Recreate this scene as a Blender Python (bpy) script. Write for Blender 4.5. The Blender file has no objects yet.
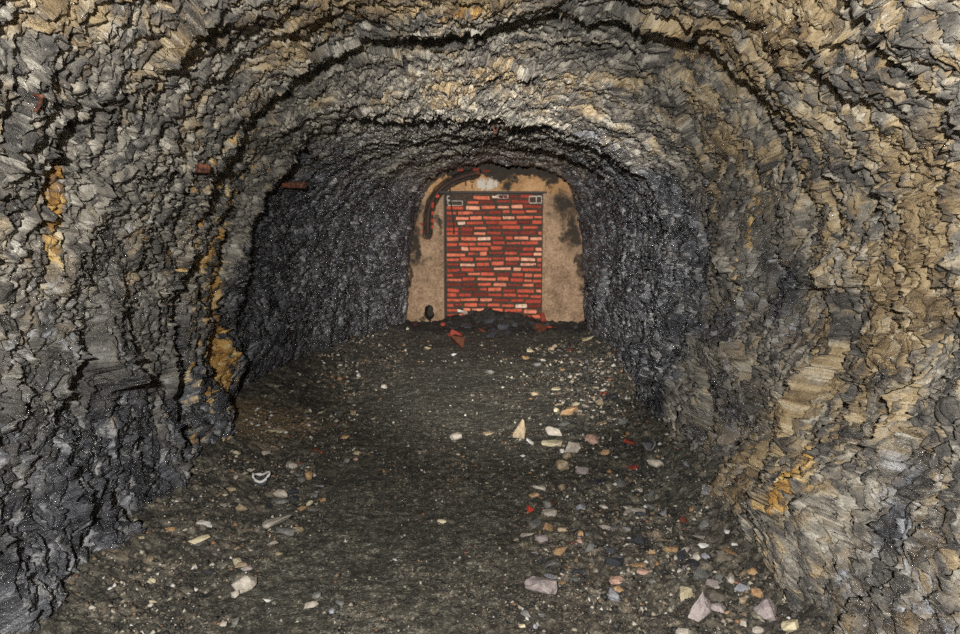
import bpy, bmesh, math, random
import numpy as np
from mathutils import Vector, Matrix, Euler

random.seed(7)
scene = bpy.context.scene
COL = scene.collection

# ------------------------------------------------------------------ camera
CAM = Vector((0.0, 0.0, 1.33))
FPX = 747.0
PITCH = math.atan(92 / FPX)
YAW = math.atan(25 / FPX)
cam_d = bpy.data.cameras.new('camera')
cam = bpy.data.objects.new('camera', cam_d)
COL.objects.link(cam)
cam.location = CAM
cam.rotation_euler = Euler((math.pi / 2 - PITCH, 0, YAW), 'XYZ')
cam_d.sensor_width = 36
cam_d.lens = FPX / 960 * 36
cam_d.clip_start = 0.02
scene.camera = cam
ROT = cam.rotation_euler.to_matrix()


def ray(px, py):
    return ROT @ Vector(((px - 480) / FPX, -(py - 317) / FPX, -1.0))


def at(px, py, Y):
    """world point seen at a pixel of the survey photograph, Y metres along the tunnel"""
    r = ray(px, py)
    return CAM + r * (Y / r.y)


# ------------------------------------------------------------------ numpy noise
def h2(ix, iy, seed):
    a = ix.astype(np.int64) * 374761393 + iy.astype(np.int64) * 668265263 + seed * 1442695041
    a = (a ^ (a >> 13)) & 0x7fffffff
    a = (a * 1274126177) & 0x7fffffff
    a = (a ^ (a >> 16)) & 0x7fffffff
    a = (a * 668265263) & 0x7fffffff
    a = a ^ (a >> 15)
    return (a & 0xffffff).astype(np.float32) / float(0xffffff)


def vnoise(x, y, seed=0):
    ix = np.floor(x); iy = np.floor(y)
    fx = (x - ix).astype(np.float32); fy = (y - iy).astype(np.float32)
    sx = fx * fx * fx * (fx * (fx * 6 - 15) + 10); sy = fy * fy * fy * (fy * (fy * 6 - 15) + 10)

    def g(dx, dy):
        a = h2(ix + dx, iy + dy, seed) * (2 * math.pi)
        return np.cos(a) * (fx - dx) + np.sin(a) * (fy - dy)
    a = g(0, 0); b = g(1, 0); c = g(0, 1); d = g(1, 1)
    return ((a + (b - a) * sx) + ((c + (d - c) * sx) - (a + (b - a) * sx)) * sy) * 1.4


def fbm(x, y, seed=0, octs=4, gain=0.5):
    s = 0.0; a = 1.0; t = 0.0
    for k in range(octs):
        s = s + vnoise(x * 2 ** k + 17.3 * k, y * 2 ** k - 9.1 * k, seed + k) * a
        t += a; a *= gain
    return s / t


def cells(x, y, seed=0, jit=0.95):
    """nearest feature: offset dx,dy, cell random a,b,c and the gap between the two nearest distances"""
    ix = np.floor(x); iy = np.floor(y)
    d1 = np.full(x.shape, 9e9, np.float32); d2 = d1.copy()
    cx = np.zeros_like(d1); cy = np.zeros_like(d1); ox = np.zeros_like(d1); oy = np.zeros_like(d1)
    for i in (-1, 0, 1):
        for j in (-1, 0, 1):
            jx = ix + i; jy = iy + j
            px = jx + 0.5 + (h2(jx, jy, seed) - 0.5) * jit
            py = jy + 0.5 + (h2(jx, jy, seed + 51) - 0.5) * jit
            ex = (x - px).astype(np.float32); ey = (y - py).astype(np.float32)
            d = ex * ex + ey * ey
            m = d < d1
            d2 = np.where(m, d1, np.minimum(d2, d))
            d1 = np.where(m, d, d1)
            cx = np.where(m, jx, cx); cy = np.where(m, jy, cy)
            ox = np.where(m, ex, ox); oy = np.where(m, ey, oy)
    return ox, oy, h2(cx, cy, seed + 5), h2(cx, cy, seed + 6), h2(cx, cy, seed + 7), np.sqrt(d2) - np.sqrt(d1), np.sqrt(d1)


def sstep(a, b, x):
    t = np.clip((x - a) / (b - a), 0, 1)
    return t * t * (3 - 2 * t)


def bump1(x, c, w):
    return np.exp(-((x - c) / w) ** 2)


# ------------------------------------------------------------------ node helpers
class NT:
    def __init__(self, name):
        self.m = bpy.data.materials.new(name)
        self.m.use_nodes = True
        self.t = self.m.node_tree
        self.t.nodes.clear()
        self.out = self.t.nodes.new('ShaderNodeOutputMaterial')
        self.b = self.t.nodes.new('ShaderNodeBsdfPrincipled')
        self.t.links.new(self.b.outputs[0], self.out.inputs[0])

    def n(self, kind, **kw):
        nd = self.t.nodes.new(kind)
        for k, v in kw.items():
            if k.startswith('i_'):
                key = k[2:]
                key = int(key) if key.isdigit() else key.replace('_', ' ')
                self.put(nd.inputs[key], v)
            else:
                setattr(nd, k, v)
        return nd

    def put(self, sock, v):
        if isinstance(v, bpy.types.NodeSocket):
            self.t.links.new(v, sock)
        else:
            sock.default_value = v

    def attr(self, name):
        return self.n('ShaderNodeAttribute', attribute_name=name).outputs['Fac']

    def coord(self, scale=(1, 1, 1)):
        c = self.n('ShaderNodeTexCoord').outputs['Object']
        return self.n('ShaderNodeMapping', i_0=c, i_3=scale).outputs[0]

    def noise(self, vec, scale, detail=6, rough=0.6, dist=0.0):
        return self.n('ShaderNodeTexNoise', i_Vector=vec, i_Scale=scale, i_Detail=detail, i_Roughness=rough, i_Distortion=dist)

    def ramp(self, fac, stops):
        r = self.n('ShaderNodeValToRGB', i_0=fac)
        e = r.color_ramp.elements
        while len(e) < len(stops):
            e.new(0.5)
        for el, (p, c) in zip(e, stops):
            el.position = p
            el.color = c if len(c) == 4 else (*c, 1)
        return r.outputs[0]

    def mix(self, fac, a, b, mode='MIX'):
        nd = self.n('ShaderNodeMix', data_type='RGBA', blend_type=mode)
        self.put(nd.inputs[0], fac)
        self.put(nd.inputs[6], a if not isinstance(a, tuple) else (*a[:3], 1))
        self.put(nd.inputs[7], b if not isinstance(b, tuple) else (*b[:3], 1))
        return nd.outputs[2]

    def math(self, op, a, b=0.0, clamp=False):
        nd = self.n('ShaderNodeMath', operation=op, use_clamp=clamp)
        self.put(nd.inputs[0], a); self.put(nd.inputs[1], b)
        return nd.outputs[0]


def srgb(r, g, b):
    f = lambda c: (c / 255 / 12.92) if c / 255 < 0.04045 else ((c / 255 + 0.055) / 1.055) ** 2.4
    return (f(r), f(g), f(b))


def rock_material(name):
    w = NT(name)
    co = w.coord()
    tint = w.attr('tint'); ochre = w.attr('ochre'); slate = w.attr('slate'); tan = w.attr('tan'); wet = w.attr('wet'); fleck = w.attr('fleck')
    n1 = w.noise(co, 5.0, 8, 0.65, 0.6).outputs[0]
    n2 = w.noise(co, 28.0, 6, 0.7, 0.4).outputs[0]
    n3 = w.noise(co, 110.0, 4, 0.7).outputs[0]
    # flake to flake greys
    g = w.math('ADD', w.math('MULTIPLY', tint, 0.52), w.math('MULTIPLY', w.math('ADD', w.math('MULTIPLY', n2, 0.6), w.math('MULTIPLY', n3, 0.4)), 0.50))
    grey = w.ramp(g, [(0.2, srgb(58, 56, 55)), (0.42, srgb(118, 113, 105)), (0.6, srgb(164, 157, 143)), (0.8, srgb(222, 216, 202))])
    brown = w.ramp(g, [(0.22, srgb(84, 70, 52)), (0.45, srgb(142, 121, 90)), (0.65, srgb(184, 162, 124)), (0.85, srgb(220, 202, 168))])
    yel = w.ramp(g, [(0.2, srgb(120, 84, 40)), (0.42, srgb(186, 140, 72)), (0.6, srgb(218, 176, 102)), (0.8, srgb(240, 214, 156))])
    dark = w.ramp(g, [(0.2, srgb(32, 33, 36)), (0.45, srgb(69, 70, 74)), (0.65, srgb(110, 111, 116)), (0.85, srgb(190, 191, 194))])
    tm = w.math('ADD', tan, w.math('MULTIPLY', w.math('SUBTRACT', n1, 0.5), 1.6))
    tm = w.ramp(tm, [(0.35, (0, 0, 0)), (0.7, (1, 1, 1))])
    c = w.mix(tm, grey, brown)
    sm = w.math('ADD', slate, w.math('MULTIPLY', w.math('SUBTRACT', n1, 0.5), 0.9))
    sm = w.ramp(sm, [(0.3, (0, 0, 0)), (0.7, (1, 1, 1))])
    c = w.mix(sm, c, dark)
    om = w.math('ADD', ochre, w.math('MULTIPLY', w.math('SUBTRACT', w.math('ADD', w.math('MULTIPLY', n2, 0.6), w.math('MULTIPLY', n1, 0.4)), 0.5), 2.0))
    om = w.ramp(om, [(0.45, (0, 0, 0)), (0.72, (1, 1, 1))])
    c = w.mix(om, c, yel)
    # sparse white quartz flecks
    fl = w.noise(co, 46.0, 3, 0.6, 1.0).outputs[0]
    fm = w.ramp(fl, [(0.64, (0, 0, 0)), (0.72, (1, 1, 1))])
    c = w.mix(w.math('MULTIPLY', w.math('MAXIMUM', fm, w.math('MULTIPLY', fleck, w.ramp(n3, [(0.4, (0, 0, 0)), (0.6, (1, 1, 1))]))), 0.65), c, srgb(222, 218, 206))
    w.put(w.b.inputs['Base Color'], c)
    r = w.ramp(n2, [(0.3, (0.22,) * 3), (0.7, (0.60,) * 3)])
    r = w.math('SUBTRACT', r, w.math('MULTIPLY', wet, 0.16))
    w.put(w.b.inputs['Roughness'], r)
    w.b.inputs['Specular IOR Level'].default_value = 0.75
    # fine flaky relief below the size of the mesh
    vo = w.n('ShaderNodeTexVoronoi', feature='F1', i_Vector=co, i_Scale=38.0)
    hgt = w.math('ADD', w.math('MULTIPLY', n2, 0.9), w.math('MULTIPLY', vo.outputs[0], 0.35))
    hgt = w.math('ADD', hgt, w.math('MULTIPLY', n3, 0.3))
    bp = w.n('ShaderNodeBump', i_Strength=0.95, i_Distance=0.026, i_Height=hgt)
    w.put(w.b.inputs['Normal'], bp.outputs[0])
    return w.m


def simple_material(name, stops, scale=14, rough=0.75, bump=0.4, dist=0.01, detail=6, spec=0.4, attr=None, metal=0.0):
    w = NT(name)
    co = w.coord()
    n = w.noise(co, scale, detail, 0.65, 0.4).outputs[0]
    n2 = w.noise(co, scale * 6, 4, 0.7).outputs[0]
    f = w.math('ADD', w.math('MULTIPLY', n, 0.7), w.math('MULTIPLY', n2, 0.3))
    w.put(w.b.inputs['Base Color'], w.ramp(f, stops))
    w.b.inputs['Roughness'].default_value = rough
    w.b.inputs['Specular IOR Level'].default_value = spec
    w.b.inputs['Metallic'].default_value = metal
    bp = w.n('ShaderNodeBump', i_Strength=bump, i_Distance=dist, i_Height=f)
    w.put(w.b.inputs['Normal'], bp.outputs[0])
    return w.m


# ------------------------------------------------------------------ object helpers
def tag(o, label=None, cat=None, group=None, kind=None):
    if label: o['label'] = label
    if cat: o['category'] = cat
    if group: o['group'] = group
    if kind: o['kind'] = kind
    return o


def link_mesh(name, me, mat, parent=None):
    o = bpy.data.objects.new(name, me)
    COL.objects.link(o)
    if mat and not me.materials:
        me.materials.append(mat)
    if parent:
        o.parent = parent
    return o


def grid_mesh(name, P, attrs, normals=None, keep=None):
    """P: (rows, cols, 3) grid of points"""
    r, c, _ = P.shape
    me = bpy.data.meshes.new(name)
    idx = np.arange(r * c).reshape(r, c)
    q = np.stack([idx[:-1, :-1], idx[:-1, 1:], idx[1:, 1:], idx[1:, :-1]], -1).reshape(-1, 4)
    if keep is not None:
        q = q[keep.reshape(-1)]
    nf = len(q)
    me.vertices.add(r * c); me.loops.add(nf * 4); me.polygons.add(nf)
    me.vertices.foreach_set('co', P.reshape(-1).astype(np.float32))
    me.loops.foreach_set('vertex_index', q.reshape(-1).astype(np.int32))
    me.polygons.foreach_set('loop_start', np.arange(0, nf * 4, 4, dtype=np.int32))
    me.polygons.foreach_set('use_smooth', np.ones(nf, dtype=bool))
    me.update(calc_edges=True)
    for k, v in attrs.items():
        a = me.attributes.new(k, 'FLOAT', 'POINT')
        a.data.foreach_set('value', v.reshape(-1).astype(np.float32))
    if normals is not None:
        me.normals_split_custom_set_from_vertices(normals.reshape(-1, 3))
    return me


def bm_obj(name, bm, mat, parent=None, smooth=False):
    me = bpy.data.meshes.new(name)
    bmesh.ops.recalc_face_normals(bm, faces=bm.faces)
    if smooth:
        for f in bm.faces: f.smooth = True
    bm.to_mesh(me); bm.free()
    return link_mesh(name, me, mat, parent)


def add_box(bm, c, s, rot=None, bevel=0.0, jitter=0.0, rnd=random):
    g = bmesh.ops.create_cube(bm, size=1.0)
    vs = g['verts']
    for v in vs:
        v.co = Vector((v.co.x * s[0] + rnd.uniform(-jitter, jitter), v.co.y * s[1] + rnd.uniform(-jitter, jitter), v.co.z * s[2] + rnd.uniform(-jitter, jitter)))
    if bevel > 0:
        es = list({e for v in vs for e in v.link_edges})
        r = bmesh.ops.bevel(bm, geom=es, offset=bevel, segments=1, affect='EDGES', clamp_overlap=True)
        vs = list({v for f in r['faces'] for v in f.verts} | {v for v in vs if v.is_valid})
    M = (rot.to_matrix() if rot else Matrix.Identity(3))
    for v in vs:
        v.co = M @ v.co + Vector(c)
    return vs


def add_tube(bm, pts, rad, seg=10, wob=0.0, rnd=random):
    pts = [Vector(p) for p in pts]
    rings = []
    for i, p in enumerate(pts):
        t = (pts[min(i + 1, len(pts) - 1)] - pts[max(i - 1, 0)]).normalized()
        u = t.cross(Vector((0, 1, 0)))
        if u.length < 0.05: u = t.cross(Vector((1, 0, 0)))
        u.normalize(); v = t.cross(u)
        r = (rad[i] if isinstance(rad, (list, tuple)) else rad) * (1 + rnd.uniform(-wob, wob))
        rings.append([bm.verts.new(p + (u * math.cos(a) + v * math.sin(a)) * r) for a in [2 * math.pi * k / seg for k in range(seg)]])
    for a, b in zip(rings, rings[1:]):
        for k in range(seg):
            bm.faces.new((a[k], a[(k + 1) % seg], b[(k + 1) % seg], b[k]))
    bm.faces.new(rings[0][::-1]); bm.faces.new(rings[-1])


def smooth_path(pts, n=8):
    pts = [Vector(p) for p in pts]
    out = []
    for i in range(len(pts) - 1):
        p0 = pts[max(i - 1, 0)]; p1 = pts[i]; p2 = pts[i + 1]; p3 = pts[min(i + 2, len(pts) - 1)]
        for k in range(n):
            t = k / n
            out.append(0.5 * ((2 * p1) + (p2 - p0) * t + (2 * p0 - 5 * p1 + 4 * p2 - p3) * t * t + (3 * p1 - p0 - 3 * p2 + p3) * t ** 3))
    out.append(pts[-1])
    return out


# ------------------------------------------------------------------ the tunnel's rock lining
YE = 9.7          # face of the wall that closes the tunnel
RINGS = [
    (2.45, [(95, 620), (60, 500), (40, 400), (38, 300), (58, 180), (110, 80), (200, 0), (330, -60), (500, -88), (650, -70), (780, 0), (868, 90), (915, 200), (912, 330), (872, 450), (800, 600)]),
    (3.6, [(187, 500), (166, 400), (165, 300), (185, 215), (220, 135), (280, 82), (350, 54), (430, 36), (520, 28), (620, 30), (690, 44), (745, 92), (772, 150), (780, 230), (768, 330), (748, 420), (712, 495)]),
    (5.1, [(224, 425), (236, 350), (238, 280), (245, 225), (262, 190), (290, 160), (330, 138), (380, 125), (440, 121), (500, 123), (560, 130), (610, 148), (650, 178), (668, 230), (664, 290), (655, 350), (640, 418)]),
    (8.0, [(352, 350), (350, 300), (352, 250), (360, 215), (374, 190), (400, 170), (440, 156), (490, 151), (545, 154), (585, 168), (606, 195), (614, 230), (614, 270), (611, 345)]),
    (9.3, [(403, 330), (405, 280), (408, 240), (415, 212), (428, 188), (450, 172), (490, 164), (540, 168), (564, 181), (578, 206), (584, 240), (585, 290), (587, 332)]),
]
AMAX = math.radians(143)
NA, NY = 1500, 1000
ang = np.linspace(-AMAX, AMAX, NA)
CZ = 0.95


def ring_R(Y, pts):
    W = [at(px, py, Y) for px, py in pts]
    xs = [p.x for p in W]
    xc = 0.5 * (min(xs) + max(xs))
    P = [(W[0].x + 0.03, -0.6)] + [(p.x, p.z) for p in W] + [(W[-1].x - 0.03, -0.6)]
    # densify then polar
    X = []; Z = []
    for (a, b), (c, d) in zip(P, P[1:]):
        t = np.linspace(0, 1, 40)
        X.append(a + (c - a) * t); Z.append(b + (d - b) * t)
    X = np.concatenate(X) - xc; Z = np.concatenate(Z) - CZ
    th = np.arctan2(X, Z); R = np.hypot(X, Z)
    o = np.argsort(th)
    r = np.interp(ang, th[o], R[o])
    k = np.exp(-np.linspace(-2.5, 2.5, 61) ** 2); k /= k.sum()
    return xc, np.convolve(np.pad(r, 30, 'edge'), k, 'valid')


rings = [(Y,) + ring_R(Y, p) for Y, p in RINGS]
rings = [(-0.6, rings[0][1], rings[0][2])] + rings + [(YE + 0.5, rings[-1][1], rings[-1][2] * 1.02)]
Yn = np.concatenate([np.linspace(0.25, 1.25, 120, endpoint=False), np.exp(np.linspace(math.log(1.25), math.log(YE + 0.25), NY - 120))])
rY = np.array([r[0] for r in rings])
seg = np.clip(np.searchsorted(rY, Yn, 'right') - 1, 0, len(rings) - 2)
tt = (Yn - rY[seg]) / (rY[seg + 1] - rY[seg])
tt = tt * 0.5 + (tt * tt * (3 - 2 * tt)) * 0.5
RR = np.array([r[2] for r in rings]); XC = np.array([r[1] for r in rings])
R0 = RR[seg] * (1 - tt)[:, None] + RR[seg + 1] * tt[:, None]
xc_y = XC[seg] * (1 - tt) + XC[seg + 1] * tt

A, V = np.meshgrid(ang, Yn)
A = A.astype(np.float32); V = V.astype(np.float32)
U = A * 1.45
deg = np.degrees(A)
top = sstep(70, 35, np.abs(deg))          # 1 on the roof
left = sstep(-30, -60, deg); right = sstep(30, 60, deg)

disp = np.zeros_like(A)
# broad swells
disp += fbm(U * 1.1, V * 1.1, 1, 3) * 0.09
disp += fbm(U * 3.1, V * 3.6, 11, 3) * 0.045
# bedding ledges: the rock comes inward with distance and breaks back outward
w1 = fbm(U * 0.9, V * 0.9, 21, 3) * 0.5 + fbm(U * 4.5, V * 4.0, 24, 3) * 0.17 + fbm(U * 16, V * 10, 27, 2) * 0.05


def ledge(freq, warp, seed, amp, ulen, pw=1.0):
    ph = V * freq + w1 * warp + seed * 0.37
    lay = np.floor(ph); fr = (ph - lay).astype(np.float32)
    on = vnoise(U / ulen + lay * 7.77, lay * 3.33 + 0.5, seed)
    on = sstep(-0.15, 0.35, on)
    return amp * on * (1 - fr) ** pw, lay


l1, lay1 = ledge(1.75, 1.5, 31, 1.0, 1.1, 2.0)
l2, lay2 = ledge(4.6, 3.2, 41, 1.0, 0.5, 1.6)
l3, lay3 = ledge(11.0, 6.5, 51, 1.0, 0.28, 1.5)
disp += l1 * (0.016 + 0.016 * top) * (1 - 0.7 * bump1(V, 3.5, 0.7))
disp += l2 * (0.008 + 0.010 * top)
disp += l3 * (0.008 + 0.005 * top)


def major(Yc, mask, amp, length, jag=1.0):
    y = V - (Yc + w1 * 0.30 * jag)
    return np.where(y > 0, amp * np.exp(-y / length), 0) * mask


disp += major(3.62 - 0.004 * (deg + 20), bump1(deg, -26, 36) + 0.35 * bump1(deg, 40, 25), 0.23, 0.40)
disp += major(5.05, 0.55 * left + 0.5 * top + 0.25 * right, 0.10, 0.9, 0.5)
disp += major(8.95, top * 0.9 + 0.3, 0.09, 1.2, 0.5)
# tilted flakes at three sizes, long side up the wall
wu = U + fbm(U * 6, V * 6, 61, 2) * 0.05; wv = V + fbm(U * 6 + 40, V * 6, 63, 2) * 0.05
near = sstep(6.0, 3.5, V)


def flakes(su, sv, seed, tilt, step, crack):
    ox, oy, a, b, c, gap, _d = cells(wu / su, wv / sv, seed)
    hgt = (a - 0.5) * ox * su * 2 * tilt + (b - 0.5) * oy * sv * 2 * tilt + (c - 0.5) * step
    hgt = hgt + crack * sstep(0.10, 0.0, gap)
    return hgt, c


big, cb = flakes(0.42, 0.30, 71, 0.55, 0.05, 0.0)
mid, cm = flakes(0.125, 0.066, 81, 0.75, 0.026, 0.006)
sml, cs = flakes(0.052, 0.027, 91, 0.9, 0.013, 0.003)
tin, ct = flakes(0.026, 0.015, 101, 0.8, 0.006, 0.0)
low = sstep(1.1, 0.5, CZ + R0 * np.cos(A))     # lower walls are blockier
disp += big * (0.28 + 0.35 * low) * (0.5 + 0.5 * near)
disp += mid * (0.40 + 0.12 * low)
disp += sml * (0.62 + 0.30 * (1 - top))
disp += tin * (0.6 + 0.35 * (1 - top))
# wall feet run out under the rubble, the rock toe on the left stands proud
disp -= 0.16 * bump1(V, 4.25, 0.30) * bump1(deg, -122, 16)
disp -= 0.10 * bump1(V, 4.9, 0.16) * left
disp += 0.10 * bump1(V, 4.6, 0.13) * bump1(deg, -100, 30)
disp -= 0.16 * bump1(V, 2.55, 0.40) * bump1(deg, 116, 12)       # orange block, right
disp -= 0.08 * bump1(V, 4.05, 0.25) * bump1(deg, 95, 30)

fade = sstep(YE + 0.15, YE - 0.5, V)
Rf = R0 + disp * (0.35 + 0.65 * fade)
PX = xc_y[:, None] + Rf * np.sin(A)
PZ = CZ + Rf * np.cos(A)
P = np.stack([PX, V, PZ], -1)

# --- stains and rock kinds, placed on the rock itself
def spot(c, r, jig=0.35):
    c = Vector(c)
    d = ((PX - c.x) / r[0]) ** 2 + ((V - c.y) / r[1]) ** 2 + ((PZ - c.z) / r[2]) ** 2
    return np.exp(-d)


nz = fbm(U * 2.2, V * 2.2, 131, 4)
nz2 = fbm(U * 1.2, V * 5.0, 141, 4)
ochre = np.full_like(A, 0.10) + 0.30 * sstep(0.12, 0.5, nz2) * (1 - low * 0.5)
for px, py, Y, rx, ry, rz, s in [
    (211, 300, 4.58, 0.5, 0.13, 0.36, .85), (222, 375, 4.72, 0.5, 0.12, 0.30, .8), (205, 250, 4.4, .3, .10, .2, .45),
    (28, 235, 2.50, 0.4, 0.06, 0.20, .8), (20, 185, 2.45, .4, .06, .14, .6), (155, 262, 3.6, .4, .08, .06, .8), (180, 150, 3.5, .3, .12, .25, .35),
    (250, 215, 5.0, .3, .07, .3, .5), (470, 95, 4.35, .35, .20, .3, .42), (560, 92, 4.4, .3, .2, .3, .25),
    (605, 140, 4.9, .35, .25, .25, .28), (520, 15, 3.3, .7, .15, .3, .22), (390, 15, 3.2, .5, .15, .3, .25),
    (725, 270, 3.9, .3, .07, .25, .4), (738, 215, 3.8, .3, .07, .2, .35), (668, 235, 4.9, .3, .08, .25, .3),
    (880, 250, 2.6, .3, .2, .12, .25), (850, 505, 2.6, .4, .13, .12, .95), (862, 472, 2.6, .4, .12, .08, .9), (845, 560, 2.55, .4, .1, .08, .7),
    (225, 430, 4.9, .3, .15, .2, .45), (85, 430, 2.9, .3, .1, .1, .35), (60, 330, 2.7, .3, .06, .25, .25), (120, 240, 3.1, .3, .1, .25, .3)]:
    ochre += s * spot(at(px, py, Y), (rx, ry, rz))
tan = 0.20 + 0.20 * top * sstep(3.7, 2.9, V) + 0.10 * top * sstep(4.6, 2.6, V) + 0.12 * right + 0.5 * nz
for px, py, Y, rx, ry, rz, s in [
    (800, 380, 3.0, .35, .18, .2, .45), (870, 310, 2.7, .3, .16, .2, .5), (930, 250, 2.4, .3, .15, .2, .5), (760, 470, 3.3, .3, .2, .2, .35),
    (850, 540, 2.6, .35, .2, .25, .4), (430, 10, 3.1, .8, .2, .4, .25), (740, 60, 3.2, .3, .25, .3, .25), (470, 95, 4.4, .6, .35, .3, .35)]:
    tan += s * spot(at(px, py, Y), (rx, ry, rz))
tan -= 0.25 * left * low
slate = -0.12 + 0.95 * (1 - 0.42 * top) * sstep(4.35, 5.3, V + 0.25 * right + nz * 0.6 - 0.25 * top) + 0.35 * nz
slate += 0.62 * left * sstep(1.25, 0.35, PZ + 0.5 * nz) * sstep(4.7, 4.0, V) + 0.34 * left * sstep(1.9, 1.1, PZ + 0.3 * nz) * sstep(1.6, 2.6, V) + 0.4 * nz * left + 0.18 * right * sstep(1.9, 1.2, PZ) * sstep(3.0, 3.8, V)
slate += 0.22 * right * sstep(2.9, 2.2, V) * low + 0.42 * right * sstep(2.0, 1.2, PZ + 0.5 * nz) * bump1(V, 4.0, 0.8) + 0.35 * right * nz
slate += 0.45 * spot(at(775, 320, 3.4), (.4, .25, .3)) + 0.6 * spot(at(925, 540, 2.2), (.4, .3, .3))
slate -= 0.5 * spot(at(850, 510, 2.6), (.3, .2, .2))
tint = 0.34 * cm + 0.34 * cs + 0.32 * ct
tint = np.clip((tint - 0.5) * 1.7 + 0.5, 0, 1)
band = left * bump1(V, 4.2, 0.75)
fleck = (ct > 0.95 - 0.05 * band) * 0.75 + (cs > 0.965) * 0.6
ochre += 0.50 * (cs > 0.74) * band + 0.28 * (ct > 0.78) * band + 0.22 * (cs > 0.8) * right * bump1(V, 3.9, 0.9) - 0.25 * (cs < 0.45)
tan += 0.30 * (cs > 0.66) * right * sstep(5, 4, V) - 0.15 * (ct < 0.3) + 0.2 * (cm > 0.7)
slate += 0.25 * (cs - 0.5) + 0.2 * (ct - 0.5)
wet = sstep(0.0, 0.5, slate + nz)

du = np.gradient(P, axis=1); dv = np.gradient(P, axis=0)
Nn = np.cross(du, dv)
Nn /= np.linalg.norm(Nn, axis=-1, keepdims=True) + 1e-12
inward = np.stack([-np.sin(A), np.zeros_like(A), -np.cos(A)], -1)
sgn = np.sign((Nn * inward).sum(-1).mean())
Nn = Nn * sgn
if sgn < 0:
    flip = True
else:
    flip = False

ROCK = rock_material('shale rock')
cut1 = int(np.searchsorted(ang, math.radians(-52))); cut2 = int(np.searchsorted(ang, math.radians(52)))
for nm, a, b in (('wall_left', 0, cut1), ('ceiling', cut1, cut2), ('wall_right', cut2, NA - 1)):
    sl = (slice(None), slice(a, b + 1))
    Q = P[sl]; N_ = Nn[sl]
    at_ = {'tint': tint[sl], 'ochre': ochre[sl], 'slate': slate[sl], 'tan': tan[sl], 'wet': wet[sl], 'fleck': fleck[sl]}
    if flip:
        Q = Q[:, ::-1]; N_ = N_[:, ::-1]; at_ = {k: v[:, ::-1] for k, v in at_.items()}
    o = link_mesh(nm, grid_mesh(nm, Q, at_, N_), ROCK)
    tag(o, kind='structure')

# ------------------------------------------------------------------ floor
def floor_height(x, y):
    x = np.asarray(x, np.float64); y = np.asarray(y, np.float64)
    h = fbm(x * 1.3, y * 1.3, 201, 3) * 0.035 + fbm(x * 5, y * 5, 205, 3) * 0.014
    xl = np.interp(y, rY, [r[1] - 1.50 for r in rings]); xr = np.interp(y, rY, [r[1] + 1.42 for r in rings])
    h = h + 0.13 * sstep(0.55, 0.0, x - xl) + 0.16 * sstep(0.5, 0.0, xr - x) * sstep(5.5, 3.2, y) + 0.06 * sstep(0.5, 0, xr - x)
    h = h + (0.05 + 0.20 * bump1(x, -0.15, 0.62)) * bump1(y, YE + 0.1, 0.40) * (0.85 + 0.6 * fbm(x * 4, y * 4, 209, 3)) + 0.05 * bump1(y, 9.0, 0.35)
    h = h + 0.05 * bump1(x, 0.45, 0.3) * bump1(y, 4.9, 0.8)
    return h


NXF, NYF = 760, 900
Yf = np.concatenate([np.linspace(0.25, 1.6, 90, endpoint=False), np.exp(np.linspace(math.log(1.6), math.log(YE + 0.2), NYF - 90))])
tx = np.linspace(-1, 1, NXF)
FX = np.outer(np.ones(NYF), tx * 1.75 - 0.27)
FY = np.outer(Yf, np.ones(NXF))
FZ = floor_height(FX, FY)
nzf = fbm(FX * 1.6, FY * 1.1, 221, 4)
sideL = sstep(-0.75, -1.35, FX + 0.15 * nzf); sideR = sstep(0.15, 0.75, FX - 0.15 * sstep(4, 7, FY) + 0.3 * nzf)
lowR = sstep(3.8, 2.6, FY) * sstep(-0.3, 0.25, FX + 0.3 * nzf)
rough_f = np.clip(0.6 * sstep(8.6, 9.2, FY) + 0.30 + 0.6 * sideL + 0.7 * sideR + 0.35 * lowR + 0.5 * nzf, 0.12, 1.1)
for s_, sd, amp in ((0.075, 231, 0.034), (0.038, 241, 0.021), (0.020, 251, 0.011)):
    gx = FX + fbm(FX * 9, FY * 9, sd + 3, 2) * 0.03
    ox, oy, a, b, c, gap, d1 = cells(gx / s_, FY / s_, sd)
    hgt = np.clip(0.52 - d1, 0, 1) * (c > 0.45) + (a - 0.5) * ox * 0.8 + (b - 0.5) * oy * 0.8
    FZ = FZ + amp * hgt * rough_f
    if sd == 231: ftint = c
    elif sd == 241: ftint = ftint * 0.35 + c * 0.4
    else: ftint = ftint + c * 0.25
FP = np.stack([FX, FY, FZ], -1)
ocf = 0.9 * np.exp(-((FX + 1.62) / .42) ** 2 - ((FY - 4.75) / .38) ** 2) + 0.25 * sideL + 0.12 * sideR + 0.1 * lowR
heap = np.clip(sstep(8.6, 9.2, FY + 0.5 * nzf) + 0.35 * sstep(6.5, 8.5, FY), 0, 1)
brn = np.clip(0.25 + 0.5 * lowR + 0.35 * nzf + 0.2 * sideL, 0, 1)


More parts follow.
